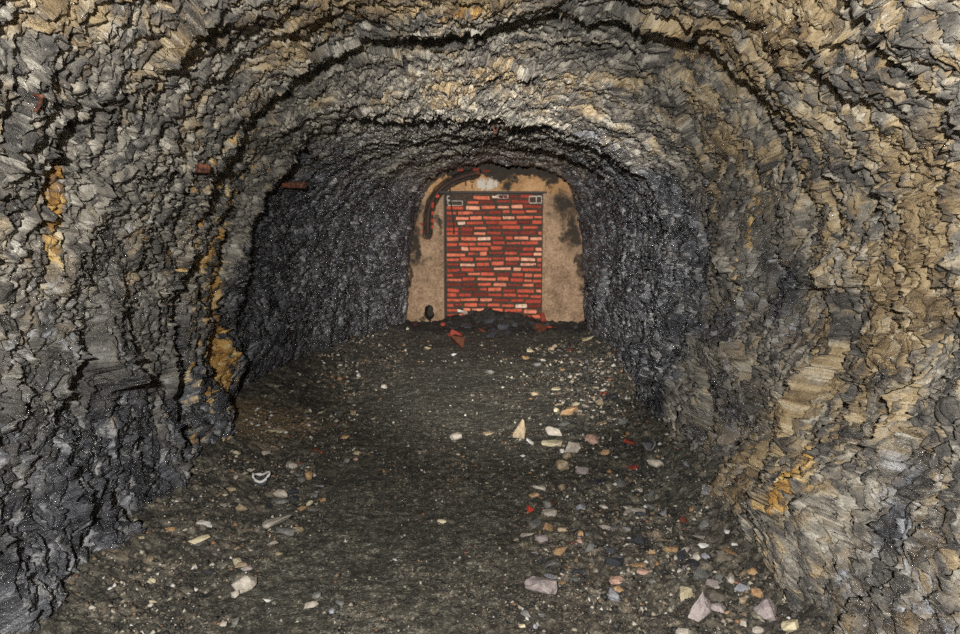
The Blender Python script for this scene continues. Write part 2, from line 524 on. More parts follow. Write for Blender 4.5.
def floor_material():
    w = NT('trodden dirt')
    co = w.coord()
    t = w.attr('tint'); oc = w.attr('ochre'); br = w.attr('brown'); rg = w.attr('rough')
    n1 = w.noise(co, 3.0, 8, 0.7, 0.5).outputs[0]
    n2 = w.noise(co, 95.0, 4, 0.75, 0.3).outputs[0]
    n3 = w.noise(co, 22.0, 6, 0.7, 0.3).outputs[0]
    f = w.math('ADD', w.math('MULTIPLY', n2, 0.55), w.math('MULTIPLY', n3, 0.45))
    dirt = w.ramp(f, [(0.37, srgb(32, 33, 31)), (0.48, srgb(76, 77, 70)), (0.55, srgb(122, 121, 109)), (0.63, srgb(220, 215, 198))])
    brow = w.ramp(f, [(0.37, srgb(36, 32, 29)), (0.48, srgb(92, 83, 72)), (0.55, srgb(146, 133, 115)), (0.63, srgb(232, 220, 198))])
    c = w.mix(br, dirt, brow)
    st = w.ramp(t, [(0.25, srgb(36, 36, 38)), (0.5, srgb(84, 80, 74)), (0.72, srgb(150, 142, 126)), (0.88, srgb(196, 174, 142))])
    c = w.mix(w.math('MULTIPLY', rg, 0.5, True), c, st)
    om = w.ramp(w.math('ADD', oc, w.math('MULTIPLY', w.math('SUBTRACT', n3, 0.5), 1.0)), [(0.3, (0, 0, 0)), (0.85, (1, 1, 1))])
    c = w.mix(w.math('MULTIPLY', om, 0.75), c, w.mix(f, srgb(84, 70, 50), srgb(206, 176, 132)))
    c = w.mix(w.ramp(n1, [(0.4, (0, 0, 0)), (0.62, (0.45,) * 3)]), c, srgb(58, 57, 52))
    sl = w.ramp(f, [(0.34, srgb(20, 20, 21)), (0.5, srgb(46, 45, 44)), (0.62, srgb(84, 82, 78)), (0.72, srgb(140, 134, 124))])
    c = w.mix(w.math('MULTIPLY', w.attr('heap'), 0.9), c, sl)
    w.put(w.b.inputs['Base Color'], c)
    w.b.inputs['Roughness'].default_value = 0.8
    w.b.inputs['Specular IOR Level'].default_value = 0.3
    bp = w.n('ShaderNodeBump', i_Strength=0.9, i_Distance=0.018, i_Height=f)
    w.put(w.b.inputs['Normal'], bp.outputs[0])
    return w.m


fl = link_mesh('floor', grid_mesh('floor', FP, {'tint': ftint, 'ochre': ocf, 'brown': brn, 'rough': rough_f, 'heap': heap}), floor_material())
tag(fl, kind='structure')
fx0 = FX[0, 0]; fdx = FX[0, 1] - FX[0, 0]


def floor_z(x, y):
    j = int(np.clip(round((x - fx0) / fdx), 0, NXF - 1)); i = int(np.clip(np.searchsorted(Yf, y), 0, NYF - 1))
    return float(FZ[i, j])


def on_floor(px, py):
    """where the line of sight through a survey pixel meets the floor"""
    r = ray(px, py)
    z = 0.0
    for _ in range(6):
        t = (z - CAM.z) / r.z
        p = CAM + r * t
        z = float(floor_height(p.x, p.y))
    return p


# ------------------------------------------------------------------ wall that closes the tunnel
def wp(px, py, Y=YE):
    return at(px, py, Y)


dl = wp(443.5, 193); dr = wp(543, 193)
DX0, DX1 = dl.x, dr.x
DZ1 = dl.z
bw_x0 = wp(390, 325).x; bw_x1 = wp(605, 325).x; bw_z1 = wp(490, 150).z
NXB, NZB = 420, 380
bx, bz = np.meshgrid(np.linspace(bw_x0, bw_x1, NXB), np.linspace(-0.2, bw_z1, NZB))
inside = (bx > DX0) & (bx < DX1) & (bz < DZ1)
nb = fbm(bx * 2.2, bz * 2.2, 301, 4)
by = YE + 0.02 * nb + 0.006 * fbm(bx * 22, bz * 22, 305, 3)
# flaked render: lost along the arch, the right haunch and the lower left edge
hl = wp(429, 313); 
wx = bx + 0.22 * fbm(bx * 5, bz * 5, 321, 5, 0.65); wz = bz + 0.22 * fbm(bx * 5 + 9, bz * 5, 323, 5, 0.65)


def blot(px, py, rx, rz, a=1.0):
    q = wp(px, py)
    return a * np.exp(-((wx - q.x) / rx) ** 2 - ((wz - q.z) / rz) ** 2)


loss_shade = sstep(-0.03, 0.06, wz - (DZ1 + 0.17))
for q in [(565, 205, .16, .17), (572, 232, .10, .25), (582, 265, .06, .2, .8), (583, 290, .05, .08, .7), (552, 180, .07, .10, .9), (410, 215, .13, .30), (416, 245, .09, .28), (408, 275, .05, .3, .8), (425, 262, .06, .06, .5),
          (437, 225, .06, .16, .8), (509, 184, .11, .11, 1.0), (472, 186, .03, .05, .7), (500, 170, .3, .06, .9), (424, 318, .10, .03, .8), (412, 325, .1, .06, .7), (575, 327, .12, .05, .8), (555, 328, .12, .03, .7)]:
    loss_shade = np.maximum(loss_shade, blot(*q))
loss_shade = np.clip(loss_shade, 0, 1)
by = by + 0.035 * sstep(0.35, 0.55, loss_shade + 0.25 * fbm(bx * 9, bz * 9, 309, 3))
# chase cut for the old pipe
chase = [(427.5, 234), (428, 215), (431, 203), (438, 192), (448, 183), (462, 176.5), (476, 173)]
cw = [wp(*q) for q in chase]
dmin = np.full_like(bx, 9.0)
for a_, b_ in zip(cw, cw[1:]):
    ex, ez = b_.x - a_.x, b_.z - a_.z
    t_ = np.clip(((bx - a_.x) * ex + (bz - a_.z) * ez) / (ex * ex + ez * ez), 0, 1)
    dmin = np.minimum(dmin, np.hypot(bx - a_.x - t_ * ex, bz - a_.z - t_ * ez))
by = by + 0.09 * sstep(0.075, 0.045, dmin + 0.02 * fbm(bx * 14, bz * 14, 311, 2))
# hole near the foot of the left pier
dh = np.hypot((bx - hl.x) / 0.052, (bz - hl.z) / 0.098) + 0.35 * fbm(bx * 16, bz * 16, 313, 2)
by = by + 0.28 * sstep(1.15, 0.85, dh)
loss_shade = np.maximum(loss_shade, 1.3 * sstep(1.25, 1.0, dh))  # hole painted dark: shade of a deep void put into the colour
loss_shade = np.maximum(loss_shade, 0.9 * sstep(0.09, 0.03, dmin))
by = np.where(inside, YE + 0.20, by)
BP = np.stack([bx, by, bz], -1)
gold = np.clip(sstep(DZ1 - 0.05, DZ1 + 0.03, bz) * 0.6, 0, 1)
ws = wp(487, 184)
white = np.clip(bump1(bx, ws.x, 0.13) * bump1(bz, ws.z, 0.09) * (1.0 + 1.2 * fbm(bx * 22, bz * 5, 317, 3)), 0, 1)


def render_material():
    w = NT('weathered cement render')
    co = w.coord()
    n = w.noise(co, 4.0, 8, 0.7, 0.5).outputs[0]
    n2 = w.noise(co, 45.0, 6, 0.75).outputs[0]
    f = w.math('ADD', w.math('MULTIPLY', n, 0.45), w.math('MULTIPLY', n2, 0.55))
    c = w.ramp(f, [(0.36, srgb(84, 66, 52)), (0.5, srgb(150, 124, 100)), (0.62, srgb(190, 162, 134))])
    g = w.ramp(f, [(0.3, srgb(118, 84, 52)), (0.5, srgb(190, 144, 96)), (0.7, srgb(216, 176, 124))])
    c = w.mix(w.attr('gold'), c, g)
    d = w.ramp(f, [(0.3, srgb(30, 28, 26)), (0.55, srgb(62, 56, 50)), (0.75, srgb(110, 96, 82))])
    lm = w.math('ADD', w.attr('loss_shade'), w.math('MULTIPLY', w.math('SUBTRACT', f, 0.5), 1.4))
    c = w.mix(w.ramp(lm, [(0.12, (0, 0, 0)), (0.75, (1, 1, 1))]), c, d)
    wm = w.math('ADD', w.attr('white'), w.math('MULTIPLY', w.math('SUBTRACT', n2, 0.5), 1.2))
    c = w.mix(w.ramp(wm, [(0.38, (0, 0, 0)), (0.6, (1, 1, 1))]), c, srgb(196, 190, 180))
    w.put(w.b.inputs['Base Color'], c)
    w.b.inputs['Roughness'].default_value = 0.9
    w.b.inputs['Specular IOR Level'].default_value = 0.2
    bp = w.n('ShaderNodeBump', i_Strength=0.6, i_Distance=0.012, i_Height=f)
    w.put(w.b.inputs['Normal'], bp.outputs[0])
    return w.m


wb = link_mesh('wall_back', grid_mesh('wall_back', BP, {'loss_shade': loss_shade, 'gold': gold, 'white': white}), render_material())
tag(wb, kind='structure')

# bricks laid bare round the chase
def brick_material(name='old red brick'):
    w = NT(name)
    co = w.coord()
    a = w.n('ShaderNodeAttribute', attribute_name='brick').outputs['Fac']
    n = w.noise(co, 18.0, 6, 0.7, 0.4).outputs[0]
    n2 = w.noise(co, 90.0, 4, 0.7).outputs[0]
    c = w.ramp(a, [(0.0, srgb(112, 44, 36)), (0.25, srgb(176, 68, 52)), (0.5, srgb(212, 98, 72)), (0.75, srgb(230, 130, 98)), (0.92, srgb(240, 178, 148)), (1.0, srgb(246, 216, 192))])
    c = w.mix(w.ramp(n, [(0.42, (0, 0, 0)), (0.66, (0.6,) * 3)]), c, srgb(110, 48, 40))
    c = w.mix(w.ramp(n2, [(0.58, (0, 0, 0)), (0.74, (0.6,) * 3)]), c, srgb(232, 176, 150))
    w.put(w.b.inputs['Base Color'], c)
    w.b.inputs['Roughness'].default_value = 0.8
    w.b.inputs['Specular IOR Level'].default_value = 0.25
    bp = w.n('ShaderNodeBump', i_Strength=0.5, i_Distance=0.01, i_Height=n)
    w.put(w.b.inputs['Normal'], bp.outputs[0])
    return w.m


BRICK = brick_material()
MORTAR = simple_material('dark mortar', [(0.3, srgb(38, 32, 28)), (0.6, srgb(84, 70, 60)), (0.8, srgb(120, 104, 90))], 26, 0.95, 0.6, 0.012)
DARKSTEEL = simple_material('blackened steel', [(0.3, srgb(18, 17, 16)), (0.7, srgb(48, 42, 38))], 30, 0.6, 0.3, 0.004)
RUST = simple_material('rusty iron', [(0.4, srgb(34, 22, 18)), (0.5, srgb(84, 48, 36)), (0.62, srgb(150, 96, 64))], 60, 0.8, 0.7, 0.004)
RUSTDARK = simple_material('dark rusted pipe', [(0.3, srgb(30, 24, 22)), (0.55, srgb(66, 48, 40)), (0.75, srgb(118, 66, 48))], 30, 0.75, 0.6, 0.006)
RUBBER = simple_material('black cable sheath', [(0.3, srgb(14, 14, 14)), (0.7, srgb(34, 33, 32))], 40, 0.5, 0.1, 0.002)
WHITEWASH = simple_material('flaking whitewash', [(0.38, srgb(70, 62, 56)), (0.5, srgb(176, 168, 158)), (0.7, srgb(222, 218, 208))], 40, 0.9, 0.5, 0.006)


def brick_set(name, specs, mat, parent, seed):
    """specs: (x, y, z, lx, ly, lz, colour)"""
    rnd = random.Random(seed)
    bm = bmesh.new()
    vals = []
    for (x, y, z, lx, ly, lz, cval) in specs:
        n0 = len(bm.verts)
        vs = add_box(bm, (x, y, z), (lx, ly, lz), Euler((rnd.uniform(-.03, .03), rnd.uniform(-.02, .02), rnd.uniform(-.04, .04))), bevel=min(lx, lz) * 0.2, jitter=min(lx, lz) * 0.12, rnd=rnd)
        vals += [cval] * (len(bm.verts) - n0)
    bm.verts.index_update()
    me = bpy.data.meshes.new(name)
    bmesh.ops.recalc_face_normals(bm, faces=bm.faces)
    bm.to_mesh(me); bm.free()
    a = me.attributes.new('brick', 'FLOAT', 'POINT')
    a.data.foreach_set('value', np.array(vals, np.float32))
    return link_mesh(name, me, mat, parent)


rnd = random.Random(3)
door = bpy.data.objects.new('bricked_up_doorway', None)
COL.objects.link(door)
door.location = ((DX0 + DX1) / 2, YE + 0.05, 0.0)
tag(door, 'doorway bricked up with rough red bricks under a thin black lintel at the tunnel end', 'doorway')
ox_, oy_, oz_ = door.location
W_ = DX1 - DX0
specs = []; pale_specs = []
course = 0.0672
x_start = -W_ / 2 + 0.035; x_end = W_ / 2 - 0.008
k = 0
z = DZ1 - 0.018 - 0.055 / 2
while z > -0.02:
    x = x_start - rnd.uniform(0, 0.09) * (k % 2)
    droop = lambda q: -0.010 * math.sin((q / W_ + 0.5) * 5 + k * 0.15)
    while x < x_end - 0.03:
        L = rnd.choice([0.10, 0.15, 0.155, 0.165, 0.175, 0.18, 0.21, 0.23]) * rnd.uniform(0.93, 1.07)
        x0 = max(x, x_start); x1 = min(x + L, x_end)
        if x1 - x0 > 0.045:
            cv = min(1, max(0, rnd.gauss(0.50, 0.26)))
            if rnd.random() < 0.08: cv = rnd.uniform(0.88, 1.0)
            if rnd.random() < 0.10: cv = rnd.uniform(0.0, 0.12)
            mid_ = (x0 + x1) / 2
            gone = (k in (0, 1) and mid_ < x_start + 0.27) or (k in (0, 1) and mid_ > x_end - 0.15) or (k == 0 and abs(mid_ - 0.12) < 0.07)
            if not gone:
                hh = 0.047 * rnd.uniform(0.72, 1.08)
                specs.append((mid_, 0.035 + rnd.uniform(-.009, .009), z + droop(mid_) + rnd.uniform(-.006, .006), x1 - x0 - 0.0, 0.10, hh, cv))
        x += L + rnd.uniform(0.010, 0.030)
    z -= course; k += 1
brick_set('brickwork', specs, BRICK, door, 5)
bm = bmesh.new()
# joints: a rough sheet of mortar just behind the brick faces
mn, mm_ = 120, 150
grid = []
for i in range(mm_ + 1):
    row = []
    for j in range(mn + 1):
        row.append(bm.verts.new((-W_ / 2 + W_ * j / mn, 0.0 + rnd.uniform(-0.010, 0.008), -0.1 + (DZ1 + 0.1) * i / mm_)))
    grid.append(row)
for i in range(mm_):
    for j in range(mn):
        bm.faces.new((grid[i][j], grid[i][j + 1], grid[i + 1][j + 1], grid[i + 1][j]))
bm_obj('mortar', bm, MORTAR, door, True)
bm = bmesh.new()
add_box(bm, (0.0, -0.045, DZ1 + 0.008), (W_ + 0.10, 0.06, 0.026), Euler((0, 0.006, 0)), 0.003)
bm_obj('lintel', bm, DARKSTEEL, door)
bm = bmesh.new()
add_box(bm, (-W_ / 2 + 0.012, -0.02, DZ1 / 2), (0.020, 0.05, DZ1), None, 0.003)
o = bm_obj('door_post', bm, DARKSTEEL, door)
# hollow pale blocks in the two upper corners
def hollow_block(x, zc, lx, lz, bars, t=0.014):
    bm = bmesh.new()
    add_box(bm, (x, -0.012, zc + lz / 2), (lx, 0.05, t), None, 0.003, 0.006)
    add_box(bm, (x, -0.012, zc - lz / 2), (lx, 0.05, t), None, 0.003, 0.006)
    for b_ in bars:
        add_box(bm, (x + b_ * lx, -0.012, zc), (t * 1.1, 0.05, lz), None, 0.003, 0.006)
    return bm_obj('hollow_block', bm, WHITEWASH, door)


hollow_block(x_start + 0.115, DZ1 - 0.130, 0.19, 0.055, (-0.5, 0.5))
hollow_block(x_start + 0.03, DZ1 - 0.065, 0.045, 0.05, (-0.5, 0.5))
hollow_block(x_end - 0.085, DZ1 - 0.085, 0.16, 0.085, (-0.5, 0.05, 0.5))
hollow_block(0.12, DZ1 - 0.045, 0.13, 0.045, (-0.5, 0.5, 0.1))

# bare brick edge round the chase: pieces of the closing wall
specs = []
for (px, py, lx, lz, cv) in [(432.5, 205, .05, .10, .35), (433, 213, .05, .06, .5), (432.5, 221, .055, .07, .4), (434, 227, .09, .06, .45), (421, 232, .07, .06, .4),
                             (435, 236, .10, .05, .3), (423, 240, .10, .05, .35), (437, 196, .07, .055, .6), (460, 170, .09, .04, .3), (476, 169.5, .09, .05, .25), (487, 171, .10, .035, .1), (421, 224, .05, .05, .3)]:
    q = wp(px, py)
    specs.append((q.x, YE + 0.042, q.z, lx * 0.9, 0.07, lz * 0.85, max(0, cv - 0.2)))
o = brick_set('exposed_brick', specs, BRICK, wb, 9)
o['label'] = 'bare red bricks showing round the broken render'

# old pipe in the chase
path = smooth_path([(q.x, YE + 0.03, q.z) for q in cw], 7)
pipe = bpy.data.objects.new('rusty_pipe', None); COL.objects.link(pipe)
tag(pipe, 'dark rusted pipe bending round the doorway\'s upper corner in a broken groove', 'pipe')
pipe.location = path[0]
bm = bmesh.new(); add_tube(bm, [p - pipe.location for p in path], 0.026, 10, 0.10)
bm_obj('pipe_run', bm, RUSTDARK, pipe, True)
bm = bmesh.new()
d_ = (path[-1] - path[-2]).normalized()
add_tube(bm, [path[-1] - pipe.location - d_ * 0.01, path[-1] - pipe.location + d_ * 0.05], 0.036, 10, 0.05)
bm_obj('pipe_collar', bm, RUST, pipe, True)['label'] = 'reddish rusted collar at the pipe end'

# cable hanging over the bricks
cp = [(449.5, 180.5), (450.2, 190), (450.8, 200), (452.2, 212), (453.6, 224), (454, 234)]
pts = smooth_path([(wp(*q).x, YE - 0.03, wp(*q).z) for q in cp], 5)
bm = bmesh.new(); add_tube(bm, pts, 0.009, 8)
tag(bm_obj('cable', bm, RUBBER, None, True), 'thin black cable hanging down over the left side of the red bricks', 'cable')
cp = [(465, 176), (465.6, 181), (466, 186)]
pts = smooth_path([(wp(*q).x, YE - 0.02, wp(*q).z) for q in cp], 5)
bm = bmesh.new(); add_tube(bm, pts, 0.008, 8)
tag(bm_obj('cable', bm, RUBBER, None, True), 'short black cable end dangling from the bent pipe above the lintel', 'cable')

# ------------------------------------------------------------------ iron stubs in the left wall, hook in the roof
def rock_hit(px, py):
    """nearest rock point on the line of sight through a survey pixel"""
    r = ray(px, py); r = r / r.y
    d = np.abs(CAM.x + r.x * V - PX) + np.abs(CAM.z + r.z * V - PZ)
    k_ = np.where(d < 0.012)
    if len(k_[0]) == 0:
        i = np.unravel_index(np.argmin(d), d.shape)
    else:
        j = np.argmin(V[k_]); i = (k_[0][j], k_[1][j])
    return Vector(P[i]), Vector(Nn[i])


def iron(name, px, py, build, label, cat):
    p, n_ = rock_hit(px, py)
    bm = bmesh.new()
    build(bm)
    o = bm_obj(name, bm, RUST)
    o.location = p
    if name == 'iron_spike': o.scale = (0.62, 0.62, 0.62)
    return tag(o, label, cat)


def stub(bm): add_box(bm, (0.01, 0, 0), (0.06, 0.035, 0.042), Euler((0, 0.1, 0.2)), 0.004, 0.004)
def bar(bm):
    add_box(bm, (0.05, -0.02, 0), (0.26, 0.05, 0.044), Euler((0, 0.02, -0.1)), 0.004, 0.003)
def spike(bm):
    add_tube(bm, [(-.06, .02, .012), (-.02, .0, .014), (.018, -.01, .008)], [0.004, 0.008, 0.008], 8, .1)
    add_tube(bm, [(.018, -.01, .010), (.008, -.016, -.03), (-.012, -.018, -.062)], [0.010, 0.010, 0.009], 8, .1)


iron('iron_stub', 202, 167, stub, 'short rusty square iron stub in the ochre-flecked left wall', 'iron stub')
iron('iron_bar', 283, 186.5, bar, 'flat rusty iron bar jutting from the rim where the left rock turns black', 'iron bar')
iron('iron_spike', 41, 98, spike, 'bent orange-rusted spike driven into the rock high on the left wall, nearest the viewer', 'spike')
p, n_ = rock_hit(495, 127)
bm = bmesh.new()
add_tube(bm, smooth_path([(-.035, 0, .05), (-.02, -.01, 0.01), (0, -.02, -.055), (.012, -.02, -.03), (.03, -.01, 0.02)], 5), 0.006, 7)
o = bm_obj('wire_hook', bm, RUST, None, True); o.location = p
tag(o, 'small rusty wire hook hanging from the roof ledge above the doorway', 'hook')

# where the rock meets the floor, row by row
FOOT_L = np.empty(len(Yn)); FOOT_R = np.empty(len(Yn))
for i in range(len(Yn)):
    kl = np.argmin(np.abs(PZ[i, :NA // 3] - 0.10)); kr = np.argmin(np.abs(PZ[i, -NA // 3:] - 0.12))
    FOOT_L[i] = PX[i, kl]; FOOT_R[i] = PX[i, -NA // 3:][kr]


def within(x, y, m=0.02):
    return (x > np.interp(y, Yn, FOOT_L) + m) & (x < np.interp(y, Yn, FOOT_R) - m)


# ------------------------------------------------------------------ stones
def stone_material(name, stops, rough=0.7, spec=0.45):
    return simple_material(name, stops, 22, rough, 0.7, 0.012, 8, spec)


SM = {
    'pale': stone_material('pale grey stone', [(0.28, srgb(96, 90, 84)), (0.45, srgb(178, 168, 154)), (0.6, srgb(214, 204, 190)), (0.8, srgb(236, 230, 220))]),
    'white': stone_material('white quartz', [(0.28, srgb(150, 146, 140)), (0.45, srgb(226, 222, 214)), (0.7, srgb(246, 244, 240))], 0.45, 0.6),
    'tan': stone_material('tan stone', [(0.28, srgb(92, 80, 64)), (0.45, srgb(164, 145, 118)), (0.6, srgb(196, 178, 148)), (0.8, srgb(226, 212, 186))]),
    'cream': stone_material('cream stone', [(0.28, srgb(120, 108, 84)), (0.45, srgb(206, 192, 156)), (0.7, srgb(236, 226, 198))]),
    'orange': stone_material('iron stained stone', [(0.28, srgb(90, 70, 50)), (0.45, srgb(168, 132, 94)), (0.6, srgb(200, 168, 128)), (0.8, srgb(228, 208, 176))]),
    'grey': stone_material('mid grey stone', [(0.28, srgb(54, 54, 54)), (0.45, srgb(108, 107, 104)), (0.6, srgb(144, 142, 136)), (0.8, srgb(186, 184, 178))]),
    'blue': stone_material('bluish grey stone', [(0.28, srgb(70, 71, 76)), (0.45, srgb(140, 141, 148)), (0.6, srgb(184, 185, 192)), (0.8, srgb(220, 221, 226))], 0.5, 0.6),
    'mauve': stone_material('mauve grey stone', [(0.28, srgb(92, 82, 80)), (0.45, srgb(160, 146, 144)), (0.6, srgb(192, 180, 176)), (0.8, srgb(220, 212, 208))]),
    'slate': stone_material('dark slate', [(0.28, srgb(26, 27, 30)), (0.5, srgb(58, 60, 66)), (0.8, srgb(110, 112, 120))], 0.5, 0.6),
    'pink': stone_material('pinkish stone', [(0.28, srgb(104, 78, 66)), (0.45, srgb(180, 142, 124)), (0.6, srgb(206, 174, 156)), (0.8, srgb(232, 212, 198))]),
    'red': stone_material('brick rubble red', [(0.28, srgb(76, 34, 28)), (0.45, srgb(138, 60, 48)), (0.6, srgb(172, 84, 64)), (0.8, srgb(206, 140, 118))], 0.85, 0.25),
    'brightred': stone_material('bright red brick chip', [(0.28, srgb(150, 36, 22)), (0.5, srgb(196, 62, 44)), (0.8, srgb(226, 110, 84))], 0.8, 0.25),
    'brown': stone_material('dark rusty brown stone', [(0.28, srgb(48, 30, 22)), (0.5, srgb(98, 58, 42)), (0.8, srgb(140, 92, 68))], 0.85, 0.25),
}


def stone_mesh(seed, style, sx, sy, sz, levels=2):
    r = random.Random(seed)
    bm = bmesh.new()
    n = {'lump': 16, 'slab': 12, 'shard': 9, 'round': 34, 'block': 10}[style]
    for i in range(n):
        while True:
            v = Vector((r.uniform(-1, 1), r.uniform(-1, 1), r.uniform(-1, 1)))
            if 0.2 < v.length < 1: break
        if style == 'block':
            v = Vector([math.copysign(max(abs(c) ** 0.35, .55), c) for c in v]) * 0.9
        else:
            v.normalize()
            v *= r.uniform(0.82, 1.08) if style != 'round' else r.uniform(0.95, 1.03)
        if style == 'slab': v.z = max(-0.6, min(0.6, v.z * 1.5))
        if style == 'shard': v.x = v.x * (1.0 - 0.45 * (v.z + 1) * 0.5); 
        bm.verts.new(v)
    g = bmesh.ops.convex_hull(bm, input=bm.verts)
    bmesh.ops.delete(bm, geom=list({x for x in g['geom_interior'] + g['geom_unused'] if isinstance(x, bmesh.types.BMVert)}), context='VERTS')
    bmesh.ops.bevel(bm, geom=list(bm.edges), offset=0.07 if style != 'round' else 0.12, segments=1, affect='EDGES', clamp_overlap=True)
    bmesh.ops.triangulate(bm, faces=bm.faces)
    if levels:
        bmesh.ops.subdivide_edges(bm, edges=list(bm.edges), cuts=levels, use_grid_fill=True)
    from mathutils import noise as mn
    off = Vector((seed * 1.7 % 31, seed * 2.3 % 17, seed * 0.7 % 13))
    xs = [v.co.copy() for v in bm.verts]
    lo = [min(c[i] for c in xs) for i in range(3)]; hi = [max(c[i] for c in xs) for i in range(3)]
    for v in bm.verts:
        d = mn.noise(v.co * 1.7 + off) * 0.10 + mn.noise(v.co * 5 + off) * 0.045
        v.co += v.co.normalized() * d
        t_ = (v.co.z - lo[2]) / (hi[2] - lo[2])
        if style == 'shard':
            v.co.x = v.co.x * (1.0 - 0.70 * max(0.0, t_) ** 2.6) * 1.3; v.co.y *= 1.0 - 0.5 * max(0.0, t_) ** 2
        v.co = Vector(((v.co.x - (lo[0] + hi[0]) / 2) / (hi[0] - lo[0]) * sx, (v.co.y - (lo[1] + hi[1]) / 2) / (hi[1] - lo[1]) * sy, (v.co.z - (lo[2] + hi[2]) / 2) / (hi[2] - lo[2]) * sz))
    bmesh.ops.recalc_face_normals(bm, faces=bm.faces)
    me = bpy.data.meshes.new('stone')
    bm.to_mesh(me); bm.free()
    return me


def put_stone(name, px, py, w, h, mat, style, roll, label, group=None, cat='stone', lift=0.0):
    """w, h: size on the survey photograph; roll: tilt of the long side in degrees"""
    p = on_floor(px, py + h * 0.30)
    s = p.y / FPX
    sx = w * s
    view = math.atan2(CAM.z, p.y)
    tall = h * s
    if style == 'slab':
        sz = max(0.018, min(0.30 * sx, tall * 0.55)); sy = max(0.6 * sx, min((tall - sz * math.cos(view)) / math.sin(view), 1.8 * sx))
    elif style == 'shard':
        sz = tall; sy = 0.5 * min(sx, tall) + 0.01
    else:
        sz = tall * 0.78; sy = max(0.6 * sx, min(tall * 1.2, 1.3 * sx))
    seed = int(px * 131 + py * 17)
    me = stone_mesh(seed, style, sx, sy, sz, 3 if w >= 14 else 2)
    o = link_mesh(name, me, SM[mat])
    rz = math.radians(roll)
    o.rotation_euler = Euler((random.Random(seed).uniform(-.08, .08), rz, random.Random(seed + 1).uniform(-.35, .35) if style != 'slab' else 0.0))
    z = floor_z(p.x, p.y)
    hz = 0.5 * (abs(sz * math.cos(rz)) + abs(sx * math.sin(rz)))
    o.location = (p.x, p.y, z + hz * 0.80 + lift)
    return tag(o, label, cat, group)


